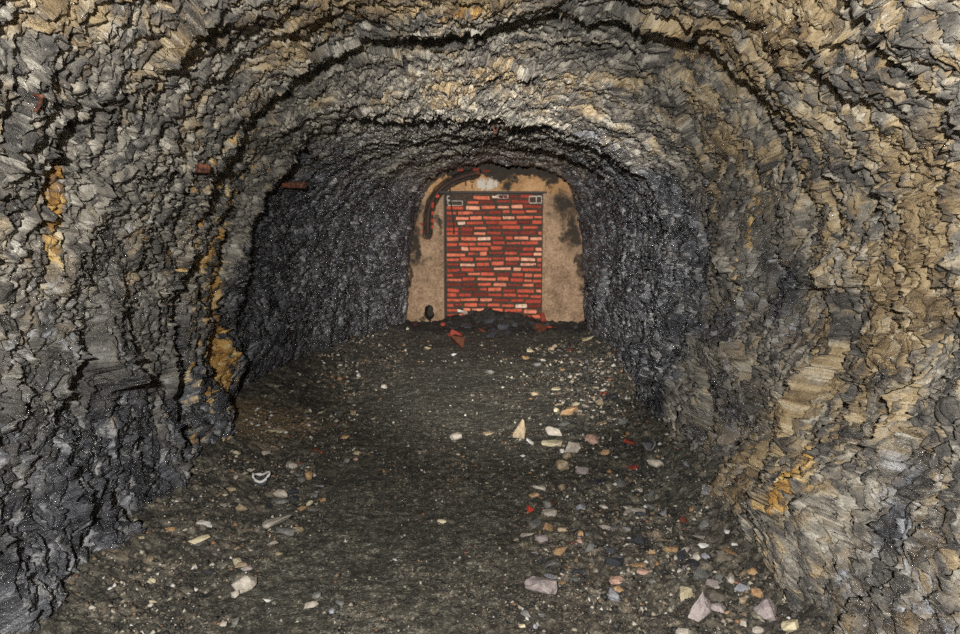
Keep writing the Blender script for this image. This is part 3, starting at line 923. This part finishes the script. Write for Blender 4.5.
STONES = [
    # left side, from the yellow corner towards the viewer
    ('stone', 291, 467, 12, 8, 'pale', 'lump', 8, 'pale grey stone with tan edge lying just behind the dark white-rimmed stone'),
    ('stone', 281, 495, 16, 10, 'pale', 'lump', 6, 'rounded pale pinkish boulder in front of the dark white-rimmed stone'),
    ('stone', 282, 504, 13, 6, 'grey', 'lump', 0, 'dull grey stone tucked under the rounded pale pinkish boulder'),
    ('stone', 295, 499, 9, 8, 'slate', 'lump', 0, 'black lump touching the rounded pale pinkish boulder'),
    ('stone', 309, 477, 10, 11, 'orange', 'lump', 40, 'orange-brown tilted stone between the pale stones by the left wall'),
    ('stone', 302, 480, 9, 7, 'grey', 'lump', 0, 'grey stone leaning against the orange-brown tilted stone'),
    ('stone', 345, 438, 10, 5, 'orange', 'lump', -15, 'small orange-tan stone with two flat chips beside it, left of the track'),
    ('stone', 357, 453, 8, 5, 'tan', 'lump', -10, 'tan top stone of a loose trio left of the trodden track'),
    ('stone', 356, 459, 6, 4, 'pink', 'lump', 0, 'smallest pinkish stone of a loose trio left of the track'),
    ('stone', 347, 461, 7, 6, 'grey', 'round', 0, 'round grey stone of a loose trio left of the track'),
    ('stone', 276, 432, 18, 4, 'cream', 'slab', 4, 'long thin cream flake near the foot of the yellow-stained corner'),
    ('stone', 315, 450, 9, 5, 'brown', 'lump', 12, 'reddish brown stone beyond the dark rimmed stone'),
    ('stone', 236, 477, 6, 6, 'pale', 'lump', 0, 'little pale stone between left wall and the dark rimmed stone'),
    ('stone', 231, 490, 12, 5, 'tan', 'slab', 0, 'flat tan stone against the left rock toe'),
    ('stone', 314, 495, 9, 7, 'grey', 'lump', 0, 'knobbly grey-brown stone right of the pale pinkish boulder'),
    ('stone', 320, 489, 10, 3, 'blue', 'slab', 4, 'thin light blue-grey flake right of the pale pinkish boulder'),
    ('stone', 241, 509, 14, 9, 'tan', 'lump', -8, 'tan wedge shaped stone behind the long pale slab'),
    ('stone_slab', 277, 524, 31, 11, 'pale', 'slab', -13, 'long pale tapering slab lying tilted on the left side of the floor'),
    ('stone', 201, 541, 22, 10, 'cream', 'slab', -10, 'flat cream slab under a thin white splinter by the left wall'),
    ('stone', 205, 525, 17, 4, 'white', 'slab', 14, 'thin curved white splinter beside the flat cream slab'),
    ('stone', 285, 533, 20, 5, 'grey', 'slab', 10, 'flat grey flake in front of the long pale tapering slab'),
    ('stone', 245, 584, 24, 20, 'pale', 'block', -24, 'largest pale stone on the left, cracked and pointing towards the viewer'),
    ('stone', 247, 570, 13, 7, 'mauve', 'lump', -10, 'grey stone resting behind the largest pale cracked stone on the left'),
    ('stone', 241, 566, 16, 6, 'tan', 'lump', -12, 'tan stone with orange end topping the pile of the pale cracked stone'),
    ('stone', 235, 596, 9, 9, 'pale', 'lump', -40, 'pale pointed piece broken off the largest cracked stone on the left'),
    ('stone', 267, 600, 9, 5, 'white', 'lump', 8, 'small white stone alone, right of the cracked pale stone'),
    ('stone', 279, 555, 10, 5, 'tan', 'lump', -12, 'small grey-tan stone alone between the tapering slab and the cracked stone'),
    ('stone', 153, 602, 8, 6, 'cream', 'lump', 15, 'bright cream stone nearest the left wall in the front'),
    ('stone', 152, 584, 10, 4, 'cream', 'slab', 5, 'flat cream flake a little beyond the bright cream stone'),
    ('stone', 170, 529, 11, 6, 'orange', 'lump', -5, 'orange stone at the very foot of the dark left rock'),
    ('stone', 236, 623, 9, 8, 'grey', 'lump', -30, 'grey pebble with white side at the front edge of the floor'),
    ('stone', 223, 626, 8, 4, 'pale', 'slab', 0, 'flat pale chip at the front edge of the floor'),
    ('stone', 317, 596, 10, 9, 'grey', 'round', -15, 'rounded grey stone next to a narrow pale slab'),
    ('stone', 311, 607, 16, 7, 'pale', 'slab', -22, 'narrow pale slab in front of the rounded grey stone'),
    ('stone', 332, 611, 7, 7, 'blue', 'round', 0, 'small round bluish pebble right of the narrow pale slab'),
    ('stone', 340, 604, 11, 6, 'grey', 'lump', 10, 'greyish stone half sunk behind the round bluish pebble'),
    # middle
    ('stone', 442, 521, 10, 5, 'cream', 'lump', 0, 'cream wedge shaped stone alone in the middle of the track'),
    ('stone', 395, 560, 5, 3, 'white', 'lump', 10, 'tiny bright white chip in the middle of the track'),
    ('stone', 456, 437, 13, 11, 'pale', 'round', -10, 'round pale stone lying alone in the middle of the tunnel floor'),
    ('stone', 489, 434, 12, 3, 'tan', 'slab', -4, 'thin tan flake between the round pale stone and the upright stone'),
    ('stone', 520, 432, 10, 22, 'tan', 'shard', 10, 'upright pointed stone standing on end in the middle of the floor'),
    ('stone', 553, 432, 16, 12, 'pale', 'lump', 12, 'angular pinkish-grey stone right of the upright pointed stone'),
    ('stone', 552, 444, 22, 8, 'cream', 'slab', 0, 'flat yellowish stone in front of the angular pinkish-grey stone'),
    ('stone', 574, 449, 18, 14, 'pale', 'lump', 8, 'big grey stone at the heart of the cluster of stones'),
    ('stone', 562, 466, 13, 16, 'tan', 'lump', -20, 'greenish tan stone nearest the viewer in the central cluster'),
    ('stone', 567, 457, 9, 9, 'tan', 'lump', -10, 'tan stone wedged between the big grey and greenish stones'),
    ('stone', 562, 451, 5, 6, 'white', 'round', 0, 'little white pebble left of the big grey cluster stone'),
    ('stone', 571, 412, 14, 7, 'orange', 'block', -14, 'orange brick-shaped stone beyond the central cluster'),
    ('stone', 556, 410, 6, 6, 'cream', 'round', 0, 'small cream pebble left of the orange brick-shaped stone'),
    ('stone', 592, 441, 14, 12, 'pink', 'lump', 20, 'pink-tinged stone behind the big grey cluster stone'),
    ('stone', 605, 455, 10, 7, 'orange', 'lump', -18, 'orange-brown stone at the wall side of the central cluster'),
    ('stone', 600, 424, 14, 4, 'tan', 'slab', -6, 'flat tan stone between the central cluster and the right wall'),
    ('stone', 530, 444, 10, 3, 'white', 'slab', 35, 'thin white splinter at the foot of the upright pointed stone'),
    ('stone', 523, 456, 5, 3, 'white', 'lump', -10, 'tiny white chip in front of the upright pointed stone'),
    ('stone', 539, 488, 14, 6, 'pale', 'slab', 10, 'pale flake with pinkish tip ahead of the central cluster'),
    ('stone', 534, 495, 11, 4, 'orange', 'slab', -12, 'orange-cream flake in front of the pale flake with pinkish tip'),
    ('stone', 547, 505, 11, 10, 'grey', 'round', 15, 'oval grey stone beside the bright red chip'),
    ('brick_fragment', 530, 510, 8, 7, 'brightred', 'lump', 25, 'bright red brick chip standing out on the dark dirt'),
    # right
    ('stone', 655, 464, 17, 11, 'pale', 'lump', 12, 'angular pale grey stone against the foot of the right wall'),
    ('stone', 611, 398, 15, 8, 'slate', 'slab', -12, 'greenish dark flat stone by the bluish slate wall'),
    ('stone', 595, 387, 9, 4, 'cream', 'slab', -8, 'yellowish flat stone far down along the right wall'),
    ('brick_fragment', 603, 395, 7, 4, 'red', 'lump', -8, 'reddish brick crumb behind the greenish dark flat stone'),
    ('stone', 611, 379, 6, 4, 'orange', 'lump', 0, 'small orange stone close to the bluish slate wall'),
    ('brick_fragment', 630, 443, 14, 6, 'red', 'slab', 14, 'curved red tile-like brick fragment by the right wall'),
    ('brick_fragment', 633, 468, 13, 5, 'red', 'slab', -10, 'flat red brick fragment left of the angular pale grey stone'),
    ('stone', 540, 588, 35, 23, 'mauve', 'lump', 12, 'largest stone on the floor, mauve-grey and angular, near the viewer'),
    ('stone', 604, 508, 9, 6, 'pale', 'lump', 0, 'pale tan stone alone on the dark gravel right of the track'),
    ('stone', 617, 581, 16, 10, 'pink', 'lump', -12, 'pinkish stone on top of a trio right of the largest mauve stone'),
    ('stone', 617, 591, 14, 8, 'orange', 'lump', 0, 'orange stone in the middle of a trio right of the largest mauve stone'),
    ('stone', 614, 602, 15, 13, 'blue', 'lump', 28, 'bluish white stone at the bottom of a trio near the viewer'),
    ('stone', 643, 576, 13, 7, 'pink', 'lump', 10, 'pinkish brown stone right of the trio of coloured stones'),
    ('stone', 652, 581, 8, 7, 'grey', 'round', 0, 'small grey stone touching the pinkish brown stone'),
    ('stone', 686, 596, 14, 14, 'cream', 'block', 5, 'yellowish cube-like stone left of the tall grey pointed stone'),
    ('stone', 702, 611, 20, 32, 'mauve', 'shard', 4, 'tall grey pointed stone near the foot of the right wall'),
    ('stone', 718, 607, 16, 11, 'mauve', 'lump', 8, 'mauve-white stone leaning on the tall grey pointed stone'),
    ('stone', 727, 614, 6, 5, 'orange', 'lump', 0, 'small orange pebble in front of the mauve-white leaning stone'),
    ('stone', 589, 550, 13, 11, 'grey', 'lump', -30, 'grey wedge with pale top in the gravel right of the track'),
    ('stone', 589, 538, 9, 7, 'grey', 'lump', 20, 'grey-green pebble behind the grey wedge with pale top'),
    ('stone', 579, 543, 9, 6, 'pink', 'lump', 0, 'salmon coloured stone left of the grey-green pebble'),
    ('stone', 562, 533, 10, 7, 'tan', 'lump', 10, 'tan stone at the left end of the gravelly band'),
    ('stone', 580, 534, 6, 7, 'orange', 'lump', 0, 'orange nugget between the tan stone and the grey-green pebble'),
    ('stone', 611, 552, 13, 6, 'slate', 'slab', 15, 'dark slate flake lying between the grey wedge and the right rubble'),
    ('stone', 621, 557, 10, 6, 'slate', 'slab', 0, 'smaller dark slate flake right of the grey wedge'),
    ('stone', 525, 614, 9, 10, 'grey', 'lump', 0, 'grey stone in front of the largest mauve stone'),
    ('stone', 542, 614, 9, 8, 'grey', 'lump', 20, 'rough grey stone below the right tip of the largest mauve stone'),
    ('stone', 522, 627, 7, 6, 'cream', 'block', -25, 'little cream square stone at the front edge below the largest mauve stone'),
    ('stone', 535, 627, 7, 7, 'blue', 'lump', 30, 'bluish chip beside the little cream square stone'),
    ('stone', 671, 553, 15, 6, 'orange', 'slab', 5, 'tan flake with orange end left of the bright quartz pair'),
    ('stone', 652, 558, 8, 4, 'orange', 'slab', 15, 'yellow-orange flake in the dark gravel'),
    ('stone', 692, 510, 6, 8, 'orange', 'lump', 0, 'orange pebble high in the rubble at the right wall'),
    ('stone', 641, 517, 12, 6, 'slate', 'lump', 0, 'dark bluish stone in the gravel ahead of the right wall'),
    ('stone', 626, 530, 12, 7, 'grey', 'lump', -6, 'grey-green flat stone ahead of the dark bluish stone'),
    ('stone', 704, 547, 13, 7, 'white', 'lump', 10, 'bright white quartz lump on the rubble at the right wall'),
    ('stone', 706, 555, 15, 9, 'blue', 'lump', 0, 'bluish grey stone directly under the bright white quartz lump'),
    ('stone', 695, 560, 11, 9, 'pale', 'lump', -30, 'pale grey stone left of the white quartz lump'),
    ('stone', 756, 595, 12, 17, 'orange', 'lump', -25, 'yellow-orange stone in the rubble below the right wall'),
    ('stone', 741, 592, 14, 9, 'blue', 'lump', 0, 'bluish grey stone left of the yellow-orange stone'),
    ('stone', 742, 604, 8, 11, 'tan', 'lump', 25, 'tan oblong stone below the bluish grey stone'),
    ('stone', 767, 612, 22, 26, 'mauve', 'lump', 20, 'large grey-brown slab leaning in the front right rubble'),
    ('stone', 758, 630, 12, 10, 'pale', 'round', 0, 'round pale stone at the front edge of the right rubble'),
    ('stone', 743, 628, 8, 10, 'pale', 'lump', 10, 'pale chip left of the round pale stone at the front edge'),
    ('stone', 790, 628, 20, 15, 'cream', 'lump', -15, 'cream-orange block at the front edge, next to the right rock face'),
    ('stone', 731, 579, 10, 9, 'pale', 'lump', 0, 'whitish grey stone above the bluish stone in the right rubble'),
    ('stone', 683, 634, 18, 10, 'pale', 'lump', 0, 'pale stone cut by the bottom edge, below the tall pointed stone'),
    ('stone', 727, 531, 6, 6, 'white', 'lump', 0, 'white glinting pebble close under the right wall'),
    ('stone', 704, 529, 14, 12, 'grey', 'lump', -40, 'grey tilted stone beyond the white quartz lump'),
    ('stone', 682, 524, 9, 10, 'brown', 'lump', 30, 'brown tilted stone in the dark gravel under the right wall'),
    ('stone', 734, 548, 7, 5, 'white', 'lump', 0, 'cream-white chip right of the white quartz lump'),
    ('stone', 752, 572, 11, 9, 'orange', 'lump', 0, 'dull orange stone above the yellow-orange stone'),
    # heap under the doorway
    ('stone', 463, 318, 12, 5, 'white', 'slab', 14, 'white splinter on the heap below the bricked doorway'),
    ('brick_fragment', 481, 320, 14, 5, 'red', 'slab', 8, 'red brick piece on the heap right of the white splinter'),
    ('brick_fragment', 443, 325, 6, 6, 'red', 'lump', 0, 'small red brick lump at the left foot of the doorway'),
    ('brick_fragment', 459, 341, 16, 15, 'brown', 'block', 3, 'dark rusty brown brick lump lying before the doorway heap'),
    ('stone', 454, 355, 6, 4, 'white', 'lump', 0, 'bright white pebble in front of the rusty brown brick lump'),
    ('stone', 526, 357, 5, 3, 'white', 'lump', 0, 'small white pebble before the heap, right of middle'),
    ('stone', 543, 361, 7, 4, 'pale', 'lump', 10, 'pale pebble right of the small white pebble before the heap'),
    ('stone', 537, 365, 11, 5, 'grey', 'lump', 0, 'flat grey stone in front of the pale pebble'),
    ('stone', 588, 338, 12, 4, 'cream', 'slab', -16, 'pale flake on the heap at the right pier'),
    ('brick_fragment', 570, 350, 9, 4, 'brown', 'slab', -6, 'rusty brown flat fragment below the pale flake on the heap'),
    ('stone', 490, 372, 10, 6, 'grey', 'lump', 0, 'grey stone alone in front of the doorway heap'),
    ('stone', 428, 348, 7, 4, 'tan', 'lump', 0, 'tan pebble at the left side before the doorway heap'),
    ('stone', 535, 394, 9, 6, 'tan', 'lump', 0, 'tan stone in the strewn patch, left edge, beyond the cluster'),
    ('stone', 556, 389, 10, 5, 'cream', 'slab', -4, 'cream flat stone in the middle of the strewn patch'),
    ('stone', 384, 386, 7, 6, 'pale', 'lump', 0, 'pale grey stone alone on the far left part of the floor'),
    ('stone', 349, 394, 10, 4, 'orange', 'slab', 0, 'orange-tan chip on the far left floor near the black wall'),
]
for s_ in STONES:
    put_stone(*s_, cat='brick fragment' if s_[0] == 'brick_fragment' else 'stone')

# rimmed stones: a dark hollow piece with a pale broken rim
def rimmed(px, py, w, h, label, flat):
    p = on_floor(px, py + h * 0.3)
    s = p.y / FPX
    t = bpy.data.objects.new('hollow_stone', None); COL.objects.link(t)
    z = floor_z(p.x, p.y)
    t.location = (p.x, p.y, z)
    tag(t, label, 'stone')
    sx = w * s; sy = sx * 0.85
    me = stone_mesh(int(px), 'slab', sx * 0.92, sy * 0.92, 0.05, 2)
    b_ = link_mesh('stone_body', me, SM['slate'], t); b_.location = (0, 0, 0.02)
    bm = bmesh.new()
    r_ = random.Random(int(py))
    N = 26; ringv = []
    for k in range(N + 1):
        a = 2 * math.pi * k / N
        q = 1 + 0.10 * math.sin(3 * a + 1) + r_.uniform(-.05, .05)
        ringv.append(Vector((math.cos(a) * sx / 2 * q, math.sin(a) * sy / 2 * q, 0.045 + 0.014 * math.sin(a * 2 + 1) - (0.02 if flat else 0.0))))
    ringv[-1] = ringv[0].copy()
    add_tube(bm, ringv, [0.0055 * r_.uniform(0.6, 1.5) for _ in ringv], 7)
    o = bm_obj('rim', bm, SM['white'] if not flat else SM['grey'], t)
    o['label'] = 'pale broken rim'
    t.rotation_euler = (0.25, 0, 0)


rimmed(262, 481, 17, 13, 'dark hollow stone with a white ring-like rim on the left side of the floor', False)
rimmed(648, 447, 12, 8, 'dark hollow stone with a dull grey rim by the right wall', True)

# red board-like sliver leaning on the right door jamb
q0 = wp(546.5, 329, YE - 0.14); q1 = wp(541.5, 313, YE - 0.03)
bm = bmesh.new()
L = (q1 - q0).length
add_box(bm, (0, 0, L / 2 - 0.02), (0.065, 0.035, L + 0.04), None, 0.006, 0.006)
o = bm_obj('brick_sliver', bm, SM['red'])
o.location = q0
o.rotation_euler = (q1 - q0).to_track_quat('Z', 'Y').to_euler()
tag(o, 'narrow red brick sliver leaning at the lower right corner of the bricked doorway', 'brick fragment')

# ------------------------------------------------------------------ smaller rock chips: individuals in four drifts
PROTO = {}
for st in ('lump', 'slab', 'shard'):
    for k in range(4):
        PROTO[(st, k)] = stone_mesh(900 + 13 * k + len(st), 'slab' if st == 'slab' else 'lump', 1, 0.8, 0.55 if st == 'lump' else 0.28, 1)
MATMESH = {}
rc = random.Random(77)
ZONES = [
    (52, lambda: (rc.triangular(-1.62, -0.75, -1.25), rc.uniform(2.7, 5.3)), (0.018, 0.05), ['tan', 'cream', 'pale', 'grey', 'grey', 'orange', 'slate'],
     'small angular chip strewn on the dirt along the foot of the left wall', 'chips along the left wall'),
    (80, lambda: (rc.triangular(-0.1, 0.98, 0.75), rc.triangular(2.55, 4.1, 2.7)), (0.022, 0.062), ['grey', 'grey', 'slate', 'mauve', 'tan', 'orange', 'blue', 'pale', 'brown', 'slate'],
     'small angular rock in the dark rubble sloping up to the right wall near the viewer', 'rubble at the right wall'),
    (40, lambda: (rc.triangular(0.15, 1.0, 0.6), rc.uniform(4.6, 8.3)), (0.03, 0.075), ['tan', 'cream', 'grey', 'grey', 'pale', 'orange', 'slate'],
     'flat pale or grey chip in the strewn patch along the far right wall', 'chips along the far right wall'),
    (34, lambda: (rc.uniform(-1.2, 1.0), rc.triangular(8.5, 9.6, 9.4)), (0.05, 0.14), ['slate', 'slate', 'slate', 'brown', 'slate', 'red', 'slate'],
     'broken lump of dark rock or brick in the heap piled against the bricked doorway wall', 'heap below the bricked doorway'),
]
for cnt, pos, (a_, b_), mats, label, grp in ZONES:
    for i in range(cnt):
        x, y = pos()
        for _ in range(60):
            if within(x, y, 0.05): break
            x, y = pos()
        key = (rc.choice(['lump', 'lump', 'slab', 'slab', 'shard']), rc.randrange(4)); m_ = rc.choice(mats)
        if (key, m_) not in MATMESH:
            mm2 = PROTO[key].copy(); mm2.materials.clear(); mm2.materials.append(SM[m_]); MATMESH[(key, m_)] = bpy.data.objects.new('rock_chip', mm2); src = MATMESH[(key, m_)]; o = src
        else:
            o = MATMESH[(key, m_)].copy()
        COL.objects.link(o)
        s_ = rc.uniform(a_, b_) if rc.random() < 0.8 else b_ * 1.15
        o.scale = (s_, s_ * rc.uniform(.8, 1.2), s_ * rc.uniform(.8, 1.2))
        o.rotation_euler = (rc.uniform(-.4, .4), rc.uniform(-.4, .4), rc.uniform(0, 6.28))
        o.location = (x, y, floor_z(x, y) + s_ * 0.10)
        tag(o, label, 'rock chip', grp)

# ------------------------------------------------------------------ gravel: one object
rg = np.random.default_rng(5)
NG = 90000
gy = np.exp(rg.uniform(math.log(2.2), math.log(9.5), NG)); gx = rg.uniform(-1.75, 1.15, NG)
ji = np.clip(np.round((gx - fx0) / fdx).astype(int), 0, NXF - 1); ii = np.clip(np.searchsorted(Yf, gy), 0, NYF - 1)
patch = np.clip(0.5 + 1.6 * fbm(gx * 3, gy * 3, 401, 3), 0.05, 1.3)
keep = rg.uniform(0, 1, NG) < np.clip(rough_f[ii, ji] * 0.95 * patch * (0.35 + 0.65 * np.maximum(sstep(5.5, 4.0, gy), bump1(gx, 0.5, 0.35) * sstep(8.5, 7, gy))) * sstep(9.2, 8.0, gy), 0, 1)
keep &= within(gx, gy)
gx, gy, ii, ji = gx[keep], gy[keep], ii[keep], ji[keep]
M = len(gx)
print('gravel', M)
gz = FZ[ii, ji]
sz_ = 0.0040 + 0.014 * rg.random(M) ** 3.0 * (0.6 + 0.6 * np.clip(rough_f[ii, ji], 0, 1)) * 1.0
sz_ *= np.clip(gy / 4, 0.8, 1.6)
base = np.array([(1, 0, 0), (-1, 0, 0), (0, 1, 0), (0, -1, 0), (0, 0, 1), (0, 0, -1)], float)
vv = base[None] * rg.uniform(0.6, 1.25, (M, 6, 1)) + rg.uniform(-.3, .3, (M, 6, 3))
vv *= (sz_[:, None, None] * rg.uniform(0.5, 1.2, (M, 1, 3)) * np.array([1.2, 1.0, 0.75]))
an = rg.uniform(0, 2 * math.pi, M); ca, sa = np.cos(an)[:, None], np.sin(an)[:, None]
vx = vv[..., 0] * ca - vv[..., 1] * sa; vy = vv[..., 0] * sa + vv[..., 1] * ca
vv = np.stack([vx + gx[:, None], vy + gy[:, None], vv[..., 2] + (gz + sz_ * 0.35)[:, None]], -1)
tri = np.array([(0, 2, 4), (2, 1, 4), (1, 3, 4), (3, 0, 4), (2, 0, 5), (1, 2, 5), (3, 1, 5), (0, 3, 5)])
fc = (tri[None] + 6 * np.arange(M)[:, None, None]).reshape(-1, 3)
me = bpy.data.meshes.new('gravel')
me.vertices.add(M * 6); me.loops.add(len(fc) * 3); me.polygons.add(len(fc))
me.vertices.foreach_set('co', vv.reshape(-1).astype(np.float32))
me.loops.foreach_set('vertex_index', fc.reshape(-1).astype(np.int32))
me.polygons.foreach_set('loop_start', np.arange(0, len(fc) * 3, 3, dtype=np.int32))
me.update(calc_edges=True)
warm = np.clip(rg.random(M) + 0.15 * ocf[ii, ji], 0, 0.999)
a = me.attributes.new('piece', 'FLOAT', 'POINT'); a.data.foreach_set('value', np.repeat(warm, 6).astype(np.float32))


def gravel_material():
    w = NT('mixed gravel')
    p = w.attr('piece')
    r = w.n('ShaderNodeValToRGB', i_0=p)
    r.color_ramp.interpolation = 'CONSTANT'
    cols = [(0.0, srgb(48, 47, 46)), (0.32, srgb(80, 77, 70)), (0.58, srgb(112, 105, 93)), (0.75, srgb(136, 119, 96)), (0.82, srgb(176, 166, 146)), (0.90, srgb(214, 207, 190)), (0.955, srgb(170, 130, 90)), (0.975, srgb(150, 104, 80)), (0.985, srgb(150, 70, 54)), (0.991, srgb(238, 234, 226))]
    e = r.color_ramp.elements
    while len(e) < len(cols): e.new(0.5)
    for el, (q, c) in zip(e, cols):
        el.position = q; el.color = (*c, 1)
    n = w.noise(w.coord(), 120.0, 3, 0.7).outputs[0]
    c = w.mix(w.math('MULTIPLY', n, 0.6), r.outputs[0], srgb(60, 57, 52))
    w.put(w.b.inputs['Base Color'], c)
    w.b.inputs['Roughness'].default_value = 0.6
    w.b.inputs['Specular IOR Level'].default_value = 0.5
    return w.m


tag(link_mesh('gravel', me, gravel_material()), 'fine mixed gravel and grit covering the tunnel floor', 'gravel', kind='stuff')


# ------------------------------------------------------------------ light: hand-held flashes of the photographer
def lamp(name, loc, power, radius, col=(1, 0.985, 0.955), falloff=None):
    l = bpy.data.lights.new(name, 'POINT')
    l.energy = power; l.color = col; l.shadow_soft_size = radius
    o = bpy.data.objects.new(name, l); COL.objects.link(o); o.location = loc
    return o


lamp('flash', (-0.13, -0.45, 1.58), 490, 0.03)
s = bpy.data.lights.new('torch', 'SPOT')
s.energy = 2900; s.spot_size = math.radians(33); s.spot_blend = 1.0; s.shadow_soft_size = 0.03; s.color = (1, .96, .90)
so = bpy.data.objects.new('torch', s); COL.objects.link(so)
so.location = (-0.10, -0.2, 1.66)
so.rotation_euler = (Vector((-0.1, YE, 0.62)) - so.location).to_track_quat('-Z', 'Y').to_euler()

wd = bpy.data.worlds.new('world'); scene.world = wd; wd.use_nodes = True
wd.node_tree.nodes['Background'].inputs[0].default_value = (0.8, 0.82, 0.9, 1)
wd.node_tree.nodes['Background'].inputs[1].default_value = 0.02

scene.cycles.use_denoising = False
scene.view_settings.view_transform = 'Standard'
scene.view_settings.look = 'None'
scene.view_settings.exposure = 0.2
scene.view_settings.gamma = 1.0
scene.view_settings.use_curve_mapping = False
